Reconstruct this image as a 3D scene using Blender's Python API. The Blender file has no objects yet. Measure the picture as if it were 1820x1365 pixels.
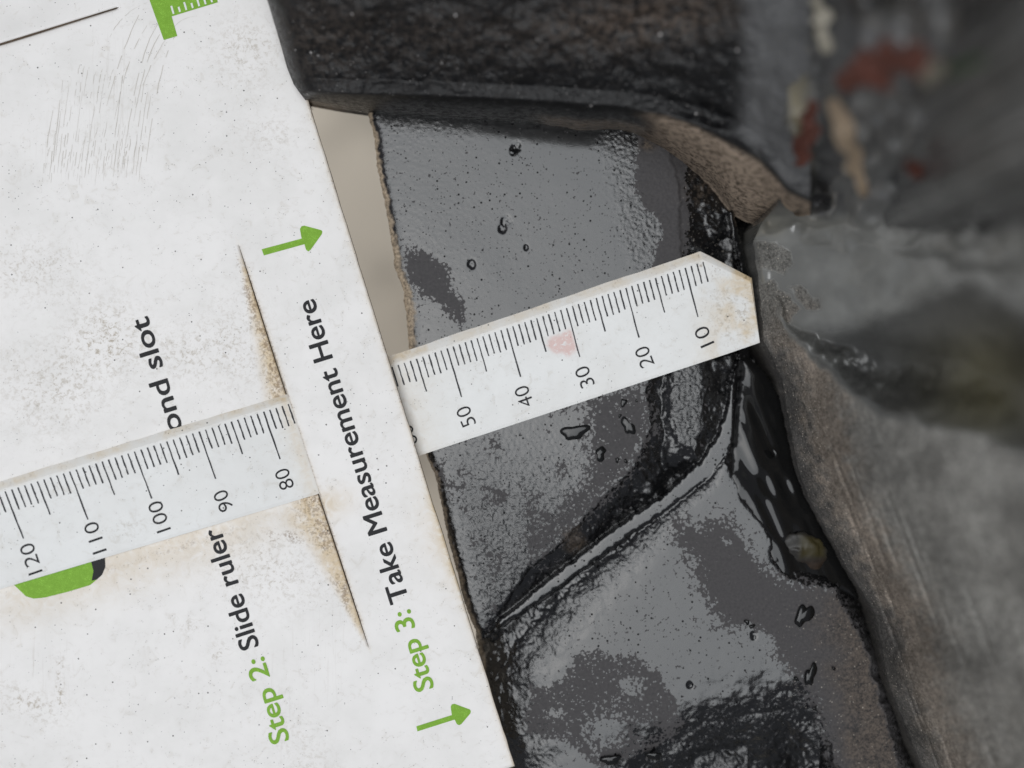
import bpy, math, random
import numpy as np

# ------------------------------------------------------------------ camera, light, exposure
SC = bpy.context.scene
COL = SC.collection
D = 180.0                    # camera height over the slab, mm
K = 0.0911                   # mm per reference pixel on the slab plane
CX, CY = 910.0, 682.5
MM = 0.001

cam_d = bpy.data.cameras.new("camera")
cam = bpy.data.objects.new("camera", cam_d); COL.objects.link(cam)
cam.location = (0, 0, D * MM)
cam_d.sensor_width = 36.0
cam_d.lens = 36.0 * D / (1820 * K)
cam_d.clip_start = 0.005
cam_d.clip_end = 60.0
cam_d.dof.use_dof = True
cam_d.dof.focus_distance = (D - 3.2) * MM
cam_d.dof.aperture_fstop = 4.3
SC.camera = cam

world = bpy.data.worlds.new("World"); SC.world = world; world.use_nodes = True
wn = world.node_tree
bg = wn.nodes["Background"]
sky = wn.nodes.new("ShaderNodeTexSky"); sky.sky_type = 'NISHITA'; sky.sun_disc = False
SUN_EL, SUN_AZ = math.radians(80), math.radians(250)
sky.sun_elevation = SUN_EL; sky.sun_rotation = SUN_AZ
sky.air_density = 1.0; sky.dust_density = 4.0; sky.ozone_density = 1.0
hs = wn.nodes.new("ShaderNodeHueSaturation"); hs.inputs["Saturation"].default_value = 0.35
wn.links.new(sky.outputs[0], hs.inputs["Color"]); wn.links.new(hs.outputs[0], bg.inputs[0])
bg.inputs[1].default_value = 0.05

sun_d = bpy.data.lights.new("sun", 'SUN'); sun_d.energy = 1.5; sun_d.angle = math.radians(54)
sun_d.color = (0.925, 0.968, 1.0)
sun = bpy.data.objects.new("sun", sun_d); COL.objects.link(sun)
sun.rotation_euler = (math.radians(4), math.radians(-5), 0)

SC.view_settings.view_transform = 'Standard'; SC.view_settings.look = 'None'
SC.view_settings.gamma = 1.0; SC.view_settings.use_curve_mapping = False
SC.view_settings.exposure = 0.25
SC.cycles.max_bounces = 6
SC.cycles.caustics_reflective = False; SC.cycles.caustics_refractive = False

# ------------------------------------------------------------------ helpers
def un(px, py, z):
    """reference pixel + height (mm) -> metres"""
    px = np.asarray(px, float); py = np.asarray(py, float); z = np.asarray(z, float)
    f = (1 - z / D) * K * MM
    return (px - CX) * f, -(py - CY) * f, z * MM * np.ones_like(px)

def lin(r, g, b):
    c = [x / 255 for x in (r, g, b)]
    return tuple(x / 12.92 if x <= .04045 else ((x + .055) / 1.055) ** 2.4 for x in c) + (1,)

def vnoise(x, y, seed=0):
    xi = np.floor(x).astype(np.int64); yi = np.floor(y).astype(np.int64)
    fx = x - xi; fy = y - yi
    fx = fx * fx * fx * (fx * (fx * 6 - 15) + 10); fy = fy * fy * fy * (fy * (fy * 6 - 15) + 10)
    def h(a, b):
        n = (a * 374761393 + b * 668265263 + seed * 974634777) & 0x7fffffff
        n = ((n ^ (n >> 13)) * 1274126177) & 0x7fffffff
        n = ((n ^ (n >> 16)) * 1103515245) & 0x7fffffff
        return (n & 0xffffff) / float(0xffffff)
    v = (h(xi, yi) * (1 - fx) + h(xi + 1, yi) * fx) * (1 - fy) + (h(xi, yi + 1) * (1 - fx) + h(xi + 1, yi + 1) * fx) * fy
    return v * 2 - 1

def fbm(x, y, oct=4, seed=0, gain=.5):
    s = 0; a = 1; t = 0
    for i in range(oct):
        s = s + a * vnoise(x, y, seed + i * 17); t += a; a *= gain; x = x * 2.03 + 5.3; y = y * 2.03 + 9.1
    return s / t

def sst(a, b, x):
    t = np.clip((x - a) / (b - a), 0, 1); return t * t * (3 - 2 * t)

def seg_dist(x, y, pts, closed):
    d = np.full(np.shape(x), 1e9); n = len(pts)
    for i in range(n if closed else n - 1):
        ax, ay = pts[i]; bx, by = pts[(i + 1) % n]
        dx, dy = bx - ax, by - ay
        t = np.clip(((x - ax) * dx + (y - ay) * dy) / (dx * dx + dy * dy + 1e-9), 0, 1)
        d = np.minimum(d, (x - ax - t * dx) ** 2 + (y - ay - t * dy) ** 2)
    return np.sqrt(d)

def poly_sd(x, y, pts):
    """signed distance, positive inside"""
    d = seg_dist(x, y, pts, True); ins = np.zeros(np.shape(x), bool); n = len(pts)
    for i in range(n):
        ax, ay = pts[i]; bx, by = pts[(i + 1) % n]
        if ay == by: continue
        c = ((ay > y) != (by > y)) & (x < (bx - ax) * (y - ay) / (by - ay) + ax)
        ins ^= c
    return np.where(ins, d, -d)

def blob(x, y, cx, cy, rx, ry, ang=0):
    c, s = math.cos(math.radians(ang)), math.sin(math.radians(ang))
    u = ((x - cx) * c + (y - cy) * s) / rx; v = (-(x - cx) * s + (y - cy) * c) / ry
    return np.exp(-(u * u + v * v))

def pl(v, tab):
    return np.interp(v, [t[0] for t in tab], [t[1] for t in tab])

def make_obj(name, me, mat=None, parent=None):
    o = bpy.data.objects.new(name, me); COL.objects.link(o)
    if mat: me.materials.append(mat)
    if parent: o.parent = parent
    return o

def tag(o, label=None, cat=None, group=None, kind=None):
    for k, v in (("label", label), ("category", cat), ("group", group), ("kind", kind)):
        if v: o[k] = v
    return o

def empty(name, px, py, z):
    o = bpy.data.objects.new(name, None); COL.objects.link(o)
    o.empty_display_size = .005
    return o

def mesh_raw(name, co, quads, smooth=True, attrs=None, extra=()):
    """co (n,3); quads (m,4); extra: list of tuples (ngons)"""
    me = bpy.data.meshes.new(name)
    co = np.asarray(co, np.float32); quads = np.asarray(quads, np.int32).reshape(-1, 4)
    nl = quads.size + sum(len(e) for e in extra)
    me.vertices.add(len(co)); me.vertices.foreach_set("co", co.ravel())
    me.loops.add(nl); me.polygons.add(len(quads) + len(extra))
    li = np.concatenate([quads.ravel()] + [np.asarray(e, np.int32) for e in extra]) if extra else quads.ravel()
    me.loops.foreach_set("vertex_index", li.astype(np.int32))
    st = list(range(0, quads.size, 4)); p = quads.size
    for e in extra: st.append(p); p += len(e)
    me.polygons.foreach_set("loop_start", np.asarray(st, np.int32))
    me.update(calc_edges=True); me.validate()
    me.polygons.foreach_set("use_smooth", np.full(len(me.polygons), smooth))
    for k, v in (attrs or {}).items():
        v = np.asarray(v, np.float32)
        if v.ndim == 2:
            a = me.attributes.new(k, 'FLOAT_COLOR', 'POINT')
            a.data.foreach_set("color", np.concatenate([v, np.ones((len(v), 1), np.float32)], 1).ravel())
        else:
            a = me.attributes.new(k, 'FLOAT', 'POINT'); a.data.foreach_set("value", v.ravel())
    return me

def grid_solid(name, PX, PY, Z, attrs, base_z, spread=0.0):
    """height grid (rows, cols) of pixel coords + heights -> closed solid standing on base_z (mm)"""
    R, C = PX.shape
    X, Y, ZZ = un(PX, PY, Z)
    co = np.stack([X.ravel(), Y.ravel(), ZZ.ravel()], 1)
    idx = np.arange(R * C).reshape(R, C)
    q = np.stack([idx[:-1, :-1], idx[1:, :-1], idx[1:, 1:], idx[:-1, 1:]], -1).reshape(-1, 4)
    ring = np.concatenate([idx[0, :], idx[1:, -1], idx[-1, -2::-1], idx[-2:0:-1, 0]])
    n = len(ring); N = R * C
    rim = co[ring].copy()
    sk = rim.copy(); sk[:, 2] = base_z * MM
    c = sk[:, :2].mean(0); sk[:, :2] = c + (sk[:, :2] - c) * (1 + spread)
    allco = np.concatenate([co, rim, sk]); j = np.arange(n); k = (j + 1) % n
    side = np.stack([N + j, N + k, N + n + k, N + n + j], -1)
    at = {}
    for kk, v in attrs.items():
        v = v.reshape(N, -1); v = np.concatenate([v, v[ring], v[ring]]); at[kk] = v if v.shape[1] > 1 else v[:, 0]
    return mesh_raw(name, allco, np.concatenate([q, side]), True, at, [tuple((N + n + j)[::-1])])

class NT:
    def __init__(s, name):
        s.m = bpy.data.materials.new(name); s.m.use_nodes = True
        s.t = s.m.node_tree; s.b = s.t.nodes["Principled BSDF"]
        g = s.n("ShaderNodeTexCoord"); mp = s.n("ShaderNodeMapping"); mp.inputs["Scale"].default_value = (1000, 1000, 1000)
        s.l(g.outputs["Object"], mp.inputs[0]); s.mm = mp.outputs[0]
    def n(s, t, **kw):
        x = s.t.nodes.new(t)
        for k, v in kw.items(): setattr(x, k, v)
        return x
    def l(s, a, b): s.t.links.new(a, b)
    def set(s, sock, v):
        if hasattr(v, "is_output"): s.l(v, sock)
        else: sock.default_value = v
    def math(s, op, a, b=0.0, c=0.0, clamp=False):
        x = s.n("ShaderNodeMath", operation=op, use_clamp=clamp)
        s.set(x.inputs[0], a); s.set(x.inputs[1], b)
        if op in ('MULTIPLY_ADD', 'SMOOTH_MIN'): s.set(x.inputs[2], c)
        return x.outputs[0]
    def ramp(s, v, a, b, lo=0.0, hi=1.0):
        x = s.n("ShaderNodeMapRange", interpolation_type='SMOOTHSTEP')
        s.set(x.inputs[0], v); s.set(x.inputs[1], a); s.set(x.inputs[2], b); s.set(x.inputs[3], lo); s.set(x.inputs[4], hi)
        return x.outputs[0]
    def noise(s, scale, detail=3, rough=.55, vec=None, dist=0):
        x = s.n("ShaderNodeTexNoise"); x.inputs["Scale"].default_value = scale
        x.inputs["Detail"].default_value = detail; x.inputs["Roughness"].default_value = rough
        x.inputs["Distortion"].default_value = dist
        s.l(vec or s.mm, x.inputs["Vector"]); return x.outputs["Fac"]
    def voro(s, scale, feature='F1', vec=None, out="Distance"):
        x = s.n("ShaderNodeTexVoronoi", feature=feature); x.inputs["Scale"].default_value = scale
        s.l(vec or s.mm, x.inputs["Vector"]); return x.outputs[out]
    def attr(s, name, out="Fac"):
        x = s.n("ShaderNodeAttribute", attribute_name=name); return x.outputs[out]
    def mapv(s, vec, scale=(1, 1, 1), rot=(0, 0, 0)):
        x = s.n("ShaderNodeMapping"); x.inputs["Scale"].default_value = scale; x.inputs["Rotation"].default_value = rot
        s.l(vec, x.inputs[0]); return x.outputs[0]
    def mix(s, f, a, b, mode='MIX'):
        x = s.n("ShaderNodeMix", data_type='RGBA', blend_type=mode)
        s.set(x.inputs[0], f); s.set(x.inputs[6], a); s.set(x.inputs[7], b); return x.outputs[2]
    def specks(s, scale, lo, hi, dens):
        """sparse small dots"""
        v = s.n("ShaderNodeTexVoronoi"); v.inputs["Scale"].default_value = scale
        s.l(s.mm, v.inputs["Vector"])
        dot = s.ramp(v.outputs["Distance"], lo, hi, 1, 0)
        sp = s.n("ShaderNodeSeparateColor"); s.l(v.outputs["Color"], sp.inputs[0])
        pick = s.math('LESS_THAN', sp.outputs[0], dens)
        return s.math('MULTIPLY', dot, pick), sp.outputs[1]
    def bump(s, h, dist, strength=1.0, prev=None):
        x = s.n("ShaderNodeBump"); x.inputs["Distance"].default_value = dist; s.set(x.inputs["Strength"], strength)
        s.l(h, x.inputs["Height"])
        if prev: s.l(prev, x.inputs["Normal"])
        return x.outputs[0]
    def out(s, color=None, rough=None, normal=None, **kw):
        if color is not None: s.set(s.b.inputs["Base Color"], color)
        if rough is not None: s.set(s.b.inputs["Roughness"], rough)
        if normal is not None: s.l(normal, s.b.inputs["Normal"]); 
        for k, v in kw.items(): s.set(s.b.inputs[k.replace("_", " ")], v)
        return s.m

# ------------------------------------------------------------------ materials
def mat_slab():
    s = NT("wet_dark_stone")
    dry = s.attr("dry"); gr = s.attr("grain"); brown = s.attr("brown")
    cell = s.voro(2.6, 'DISTANCE_TO_EDGE'); c2 = s.voro(1.5, 'F1'); n1 = s.noise(1.6, 4, .6)
    c3 = s.voro(3.4, 'F1')
    w = s.math('ADD', s.math('ADD', s.math('MULTIPLY', s.math('SUBTRACT', n1, .5), 1.0), s.math('MULTIPLY', s.math('SUBTRACT', c3, .4), .7)), s.math('MULTIPLY', s.math('SUBTRACT', c2, .40), 1.0))
    d = s.ramp(s.math('ADD', dry, s.math('MULTIPLY', w, .75)), .47, .53)
    # small pits in the film
    p1, _ = s.specks(.8, .11, .17, .45); p2, _ = s.specks(2.0, .17, .27, .38)
    p2 = s.math('MULTIPLY', p2, s.math('ADD', s.ramp(s.noise(.22, 3, .6), .42, .6), s.math('MULTIPLY', s.attr('bumpy'), .5)))
    pits = s.math('MAXIMUM', p1, p2)
    # bright mineral grains
    g1, gv = s.specks(2.1, .10, .34, .55); g1 = s.math('MULTIPLY', g1, s.ramp(s.noise(1.1, 4, .7), .44, .62)); grains = s.math('MULTIPLY', s.math('MULTIPLY', g1, gr), s.math('MULTIPLY_ADD', gv, .7, .1))
    g2, _ = s.specks(2.0, .05, .09, .08); grains = s.math('MAXIMUM', grains, s.math('MULTIPLY', g2, s.math('ADD', gr, .15)))
    basew = (.006, .006, .0065, 1)
    dn = s.noise(2.2, 4, .75)
    based = s.mix(dn, (.035, .034, .036, 1), (.10, .094, .094, 1))
    baseb = s.mix(s.ramp(s.math('ADD', s.math('MULTIPLY', dn, .6), s.math('MULTIPLY', s.noise(.6, 5, .7), .4)), .36, .64), (.010, .009, .008, 1), (.17, .132, .10, 1))
    c = s.mix(d, basew, based)
    c = s.mix(brown, c, baseb)
    c = s.mix(s.attr('rimc'), c, s.mix(s.ramp(dn, .3, .7), (.12, .095, .07, 1), (.46, .37, .27, 1)))
    c = s.mix(grains, c, (.50, .46, .40, 1))
    ro = s.ramp(d, 0, 1, .09, .62)
    ro = s.math('MAXIMUM', ro, s.math('MULTIPLY', brown, .65))
    sp = s.math('MULTIPLY', s.math('SUBTRACT', 1.0, s.math('MULTIPLY', d, .82)), s.math('SUBTRACT', 1.0, s.math('MULTIPLY', pits, .92)))
    sp = s.math('MULTIPLY', sp, s.math('SUBTRACT', 1.0, s.math('MULTIPLY', brown, .8)))
    fine = s.noise(5.5, 3, .6)
    b = s.bump(fine, .00006, s.math('MULTIPLY_ADD', s.attr("bumpy"), .9, .10))
    return s.out(c, ro, b, Specular_IOR_Level=s.math('MULTIPLY', sp, .5), IOR=1.60)

def mat_upper():
    s = NT("speckled_black_stone")
    n = s.noise(.18, 5, .6); n2 = s.noise(1.1, 5, .65)
    f = s.attr("face"); sm = s.attr("soil")
    c = s.mix(s.ramp(n2, .50, .78), (.004, .004, .0045, 1), (.022, .020, .019, 1))
    c = s.mix(s.math('MULTIPLY', sm, s.ramp(n2, .36, .62)), c, (.085, .064, .050, 1))
    g1, gv = s.specks(.85, .12, .22, .10); g2, _ = s.specks(2.2, .12, .25, .12)
    g = s.math('MAXIMUM', s.math('MULTIPLY', g1, s.ramp(n, .42, .6)), s.math('MULTIPLY', g2, .55))
    c = s.mix(s.math('MULTIPLY', g, s.math('SUBTRACT', 1.0, f)), c, (.42, .40, .39, 1))
    st = s.noise(1.0, 5, .65, s.mapv(s.mm, (.55, 2.2, 1.3), (0, 0, .5)))
    fc = s.mix(s.ramp(st, .30, .62), (.075, .058, .044, 1), (.36, .285, .22, 1))
    c = s.mix(f, c, fc)
    g = s.attr("grey"); c = s.mix(g, c, s.mix(n2, (.07, .07, .075, 1), (.12, .12, .118, 1)))
    ro = s.math('MAXIMUM', s.math('MAXIMUM', s.math('MULTIPLY', f, .75), s.math('MULTIPLY', g, .5)), s.ramp(n2, .4, .7, .30, .6))
    b = s.bump(s.noise(1.6, 5, .65), .0004, .45)
    return s.out(c, ro, b, Specular_IOR_Level=s.math('SUBTRACT', .30, s.math('MULTIPLY', f, .22)), IOR=1.5)

def mat_wall():
    s = NT("weathered_grey_stone")
    col = s.attr("col", "Color"); wet = s.attr("wet"); uv = s.attr("suv", "Vector")
    st = s.noise(1.0, 5, .6, s.mapv(uv, (150, 9, 1)), .3)
    st2 = s.noise(1.0, 4, .6, s.mapv(uv, (220, 40, 1)))
    n = s.noise(2.8, 5, .7); bl = s.noise(.11, 3, .5)
    n_b = s.noise(.9, 4, .65)
    k = s.math('ADD', s.math('MULTIPLY', st, .16), s.math('ADD', s.math('MULTIPLY', n_b, .36), s.math('MULTIPLY', n, .70)))
    k = s.ramp(k, .42, .80, .45, 1.5)
    dry = s.math('SUBTRACT', 1.0, wet)
    k = s.math('ADD', s.math('MULTIPLY', s.math('SUBTRACT', k, 1.0), dry), 1.0)
    k = s.math('MULTIPLY', k, s.ramp(bl, .3, .7, .72, 1.2))
    kc = s.n("ShaderNodeCombineColor")
    for i in range(3): s.l(k, kc.inputs[i])
    c = s.mix(1.0, col, kc.outputs[0], 'MULTIPLY')
    g1, gv = s.specks(2.3, .14, .34, .40); g1 = s.math('MULTIPLY', g1, gv); g2, _ = s.specks(.8, .05, .09, .14)
    c = s.mix(s.math('MULTIPLY', s.math('MAXIMUM', s.math('MULTIPLY', g1, .75), g2), s.math('MULTIPLY', dry, s.attr("sparkle"))), c, (.62, .55, .47, 1))
    h = s.math('ADD', s.math('MULTIPLY', st, .15), s.math('MULTIPLY', n, .9))
    b = s.bump(h, .0006, s.math('MULTIPLY', dry, .6))
    return s.out(c, s.ramp(wet, 0, 1, .8, .24), b, Specular_IOR_Level=s.ramp(wet, 0, 1, .15, .75), IOR=1.55)

def dirt_shader(name, base, lo_spec=.4):
    s = NT(name)
    st = s.attr("stain"); yl = s.attr("yellow"); sc = s.attr("scratch"); sm = s.attr("smudge")
    n1 = s.noise(.10, 4, .6); n2 = s.noise(.55, 5, .65, None, 1.2); n3 = s.noise(2.6, 4, .7); n4 = s.noise(1.3, 5, .75, None, .5)
    c = s.mix(s.ramp(n1, .35, .7, 0, .4), base, (.68, .665, .635, 1))
    c = s.mix(s.math('MULTIPLY', s.ramp(n2, .54, .74), .30), c, (.54, .49, .41, 1))
    c = s.mix(s.math('MULTIPLY', yl, s.ramp(n2, .25, .6, .35, 1)), c, (.64, .50, .31, 1))
    c = s.mix(s.math('MULTIPLY', sm, s.ramp(n4, .48, .64)), c, (.36, .30, .22, 1))
    sn = s.noise(1.0, 3, .6, s.mapv(s.mm, (2.6, .10, 1), (0, 0, math.radians(-14))), 1.0)
    c = s.mix(s.math('MULTIPLY', sc, s.ramp(sn, .56, .68)), c, (.33, .27, .20, 1))
    c = s.mix(s.math('MULTIPLY', st, s.ramp(s.math('ADD', s.math('ADD', s.math('MULTIPLY', n3, .5), s.math('MULTIPLY', n4, .5)), s.math('MULTIPLY', st, .14)), .53, .66)), c, (.22, .14, .075, 1))
    p1, v1 = s.specks(.75, .06, .12, .16); p2, _ = s.specks(2.0, .10, .2, .10); p3, _ = s.specks(3.2, .16, .28, .30)
    p3 = s.math('MULTIPLY', p3, s.math('MULTIPLY', s.ramp(n2, .48, .66), .55)); p2 = s.math('MULTIPLY', p2, s.ramp(n1, .38, .6))
    c = s.mix(s.math('MAXIMUM', s.math('MAXIMUM', p1, p2), p3), c, (.055, .05, .045, 1))
    pk = s.attr("pink"); c = s.mix(s.math('MULTIPLY', pk, s.ramp(n4, .35, .5)), c, (.66, .42, .38, 1))
    b = s.bump(s.noise(2.0, 3, .6), .00003, .4)
    return s.out(c, s.ramp(n2, .3, .7, .32, .5), b, Specular_IOR_Level=.3)

def mat_print(name, col, wear=.62):
    s = NT(name)
    n = s.noise(9, 3, .7); n2 = s.noise(1.0, 4, .6)
    k = s.ramp(s.math('ADD', n, s.math('MULTIPLY', n2, .35)), wear, wear + .22)
    hi = tuple(min(1, c * 1.5 + .03) for c in col[:3]) + (1,)
    return s.out(s.mix(k, col, hi), .55, None, Specular_IOR_Level=.25)

def mat_plain(name, col, rough=.8):
    s = NT(name); n = s.noise(.02, 4, .6); n2 = s.noise(.5, 4, .6)
    c = s.mix(s.ramp(n, .45, .62), col, tuple(c * .62 for c in col[:3]) + (1,))
    return s.out(s.mix(s.math('MULTIPLY', n2, .3), c, (.2, .17, .13, 1)), rough)

def mat_water():
    s = NT("clear_water")
    return s.out((.006, .006, .006, 1), .03, None, IOR=1.45, Specular_IOR_Level=.5)

def mat_simple(name, a, b_, sc=.6, rough=.6):
    s = NT(name); n = s.noise(sc, 4, .6)
    return s.out(s.mix(n, a, b_), rough)

M_slab, M_upper, M_wall = mat_slab(), mat_upper(), mat_wall()
M_card = dirt_shader("scuffed_white_plastic", (.835, .812, .79, 1))
M_ruler = dirt_shader("aged_white_plastic", (.78, .78, .765, 1))
M_black = mat_print("black_print", (.010, .010, .012, 1), .74)
M_tick = mat_print("grey_print", (.030, .030, .034, 1), .75)
M_green = mat_print("green_print", lin(120, 166, 46), .66)
M_white = mat_print("white_print", (.75, .77, .74, 1), .9)
M_ground = mat_plain("beige_sand", (.68, .60, .49, 1))
M_water = mat_water()
M_rim = mat_simple("shaded_edge", (.045, .028, .016, 1), (.20, .14, .09, 1), .5, .7)  # shadow on the card's sides and slot rims, painted as dark brown

BASE = -260.0      # the ground, mm

# ------------------------------------------------------------------ ground
g = mesh_raw("ground", [(-4, -4, BASE * MM), (4, -4, BASE * MM), (4, 4, BASE * MM), (-4, 4, BASE * MM)], [(0, 1, 2, 3)], False)
tag(make_obj("ground", g, M_ground), "blurred beige sandy ground below the card and rocks", "ground", kind="structure")

# ------------------------------------------------------------------ lower slab
EDGE = [(120, 630), (150, 640), (200, 655), (300, 672), (400, 690), (470, 702), (520, 718), (600, 724), (660, 731), (800, 752), (850, 775),
        (900, 786), (988, 805), (1063, 822), (1121, 846), (1200, 858), (1300, 886), (1440, 925)]
PA = [(560, 100), (1160, 100), (1185, 250), (1208, 330), (1212, 480), (1195, 560), (1172, 640), (1150, 690), (1160, 760), (1130, 830),
      (1040, 920), (990, 975), (940, 1010), (905, 1065), (880, 1105), (858, 1125), (800, 1120), (560, 900)]
NW = [(925, 1420), (908, 1330), (890, 1250), (893, 1190), (915, 1140), (960, 1098), (1060, 1008), (1150, 938), (1210, 890), (1262, 850), (1288, 815)]
PC = NW + [(1302, 850), (1325, 890),
      (1345, 920), (1366, 960), (1374, 1000), (1392, 1022), (1440, 1036), (1482, 1046), (1518, 1100), (1545, 1180), (1570, 1260), (1610, 1400),
      (1510, 1400), (1480, 1330), (1450, 1262), (1400, 1258), (1330, 1272), (1250, 1288), (1200, 1298), (1150, 1335), (1110, 1400)]
PG = [(1200, 640), (1240, 630), (1250, 700), (1250, 760), (1235, 802), (1205, 790), (1195, 730)]
RC = [(890, 1108, 4), (1000, 1025, 10), (1100, 950, 11), (1200, 880, 12), (1258, 832, 16), (1285, 790, 15), (1305, 730, 11), (1312, 690, 14), (1319, 650, 8), (1328, 590, 5), (1322, 480, 4), (1300, 380, 4)]

def build_slab():
    st = 1.7
    ys = np.arange(130, 1440, st); us = np.linspace(0, 1, 610)
    PY, U = np.meshgrid(ys, us, indexing='ij')
    jag = 3.0 * fbm(ys / 30, ys * 0 + 3, 4, 5) + 1.2 * fbm(ys / 5, ys * 0 + 1, 2, 6)
    xl = (pl(ys, EDGE) + jag)[:, None]
    PX = xl + U ** 1.0 * (1690 - xl)
    dE = PX - xl
    wx = PX + 9 * fbm(PX / 26, PY / 26, 4, 1, .62); wy = PY + 9 * fbm(PX / 26, PY / 26, 4, 2, .62)
    wx2 = PX + 4 * fbm(PX / 12, PY / 12, 3, 3, .6); wy2 = PY + 4 * fbm(PX / 12, PY / 12, 3, 4, .6)
    a = poly_sd(wx2, wy2, PA); c = poly_sd(wx, wy, PC); gg = poly_sd(wx, wy, PG)
    r = np.full(PX.shape, -1e9)
    for i in range(len(RC) - 1):
        x0, y0, w0 = RC[i]; x1, y1, w1 = RC[i + 1]
        dx, dy = x1 - x0, y1 - y0
        t = np.clip(((wx2 - x0) * dx + (wy2 - y0) * dy) / (dx * dx + dy * dy), 0, 1)
        r = np.maximum(r, 0.8 + (w0 + (w1 - w0) * t) - np.hypot(wx2 - x0 - t * dx, wy2 - y0 - t * dy))
    RX = [(780, 1196)] + [(p[0], p[1]) for p in RC] + [(1285, 80)]
    bd = np.full(PX.shape, 1e9); side = np.zeros(PX.shape)
    for i in range(len(RX) - 1):
        x0, y0 = RX[i]; dx, dy = RX[i + 1][0] - x0, RX[i + 1][1] - y0
        t = np.clip(((wx2 - x0) * dx + (wy2 - y0) * dy) / (dx * dx + dy * dy), 0, 1)
        dd = np.hypot(wx2 - x0 - t * dx, wy2 - y0 - t * dy); m_ = dd < bd
        bd = np.where(m_, dd, bd); side = np.where(m_, dx * (wy2 - y0) - dy * (wx2 - x0), side)
    nwest = side < 0
    plate = np.where(nwest, np.maximum(a, gg), c)
    out = np.maximum(-plate, 0)
    # facet slopes away from each level
    z = -0.052 * out * (1 + .45 * fbm(PX / 45, PY / 45, 3, 9))
    z = np.maximum(z, np.where(PX < 1330, -3.2 + .4 * fbm(PX / 25, PY / 25, 3, 8), -9.0))
    z = np.where(nwest, np.maximum(-.040 * out * (1 + .5 * fbm(PX / 40, PY / 40, 3, 9)), -3.4), z)
    crev = sst(0, 4, out) * sst(1455, 1485, PX) * sst(1010, 1050, PY)
    z = z - crev * np.minimum(out, 30) * .22
    # round the plateau rims a little
    z -= .10 * np.exp(-np.maximum(plate, 0) / 4.0)
    dN = seg_dist(wx2, wy2, NW, False); ro = pl(PX, [(880, 50), (960, 42), (1060, 27), (1150, 20), (1230, 12), (1290, 6)]) * (1 + .3 * fbm(PX / 50, PY / 50, 3, 35))
    roll = np.exp(-dN / ro) * (c > 0)
    z -= .040 * ro * (roll + (c <= 0) * np.exp(-dN / 60.0)) * sst(1300, 1280, PX)
    SB = [(1520, 1420), (1482, 1330), (1450, 1262), (1400, 1258), (1330, 1272), (1250, 1288), (1200, 1298), (1150, 1335), (1110, 1400)]
    dB = seg_dist(wx, wy, SB, False); rb = 26 * (1 + .4 * fbm(PX / 40, PY / 40, 3, 37))
    z -= .036 * rb * np.exp(-dB / rb) * ~nwest
    # the narrow rib
    zr = -.45 - .25 * np.exp(-np.maximum(r, 0) / 1.6) + .10 * fbm(PX / 60, PY / 60, 2, 38)
    z = np.where(r > 0, np.maximum(z, zr), z * sst(0, -4, r) + np.maximum(z, zr) * (1 - sst(0, -4, r)))
    # upper facet stands a little proud, with a crisp edge
    z += .35 * sst(-3, 3, a)
    # gentle undulation
    z += .10 * fbm(PX / 160, PY / 160, 2, 11)
    # bumpiness
    bumpy = np.zeros(PX.shape)
    A = sst(-6, 6, a)
    bumpy += A * (.035 + .10 * sst(330, 60, dE + (PY - 200) * .25) + .9 * sst(660, 960, PY + (900 - PX) * .25) * sst(-10, 60, dE))
    bumpy += A * .9 * sst(820, 700, PY) * sst(1090, 1150, PX + .2 * (480 - PY)) * .55
    film_edge = np.maximum(sst(.02, .35, roll) * sst(1300, 1270, PX), .7 * sst(.05, .5, np.exp(-dB / rb)) * ~nwest)
    bumpy += .6 * film_edge + .9 * sst(-8, 4, gg)
    bumpy += .6 * sst(0, 20, out) * (1 - sst(1290, 1330, PX))
    fold = sst(0, 30, out) * sst(1300, 1330, PX) * sst(1060, 1000, PY)
    z += -fold * .05 * np.minimum(out, 60) + fold * .35 * fbm((PX - .3 * PY) / 26, PY / 90, 2, 36)
    bumpy += .95 * sst(1240, 1290, PY + (1150 - PX) * .02) * sst(1180, 1260, PX) * sst(1520, 1460, PX)
    bumpy += .10 * A * fbm(PX / 80, PY / 80, 3, 33)
    bumpy *= 1 - .9 * sst(0, 3, r); bumpy = np.clip(bumpy, .0, 1)
    fine = fbm(PX / 4.8, PY / 4.8, 2, 21, .5)
    z += .105 * bumpy * fine + .012 * fbm(PX / 30, PY / 30, 3, 23)
    # chips in the film of the upper facet
    for (x0, y0, rr) in ((900, 395, 9), (893, 406, 7), (918, 262, 8), (912, 268, 6), (838, 470, 7), (935, 440, 4), (1226, 1218, 5), (1340, 1130, 6)):
        q = np.hypot(PX - x0, (PY - y0) * .8) / rr; z -= .28 * np.exp(-q ** 4) * (.6 + .5 * fbm(PX / 5, PY / 5, 2, 31))
    # left rim rolls off
    z -= .8 * np.exp(-dE / 6.0) + .2 * np.exp(-dE / 28)
    # dry / film
    n = fbm(PX / 40, PY / 40, 4, 41)
    dry = np.zeros(PX.shape)
    P1 = [(1206, 925), (1240, 940), (1290, 925), (1320, 960), (1345, 1000), (1390, 1030), (1440, 1040), (1490, 1050), (1560, 1180), (1620, 1420), (1500, 1420),
          (1460, 1270), (1430, 1210), (1370, 1150), (1330, 1110), (1290, 1110), (1250, 1050), (1235, 1000), (1215, 970)]
    P2 = [(1010, 1175), (1045, 1155), (1090, 1165), (1130, 1160), (1180, 1210), (1215, 1290), (1170, 1330), (1120, 1345), (1070, 1365), (1000, 1320), (930, 1300), (945, 1220), (1000, 1210)]
    P3 = [(722, 445), (760, 450), (795, 475), (800, 510), (825, 540), (822, 575), (790, 545), (745, 520), (725, 490)]
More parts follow.
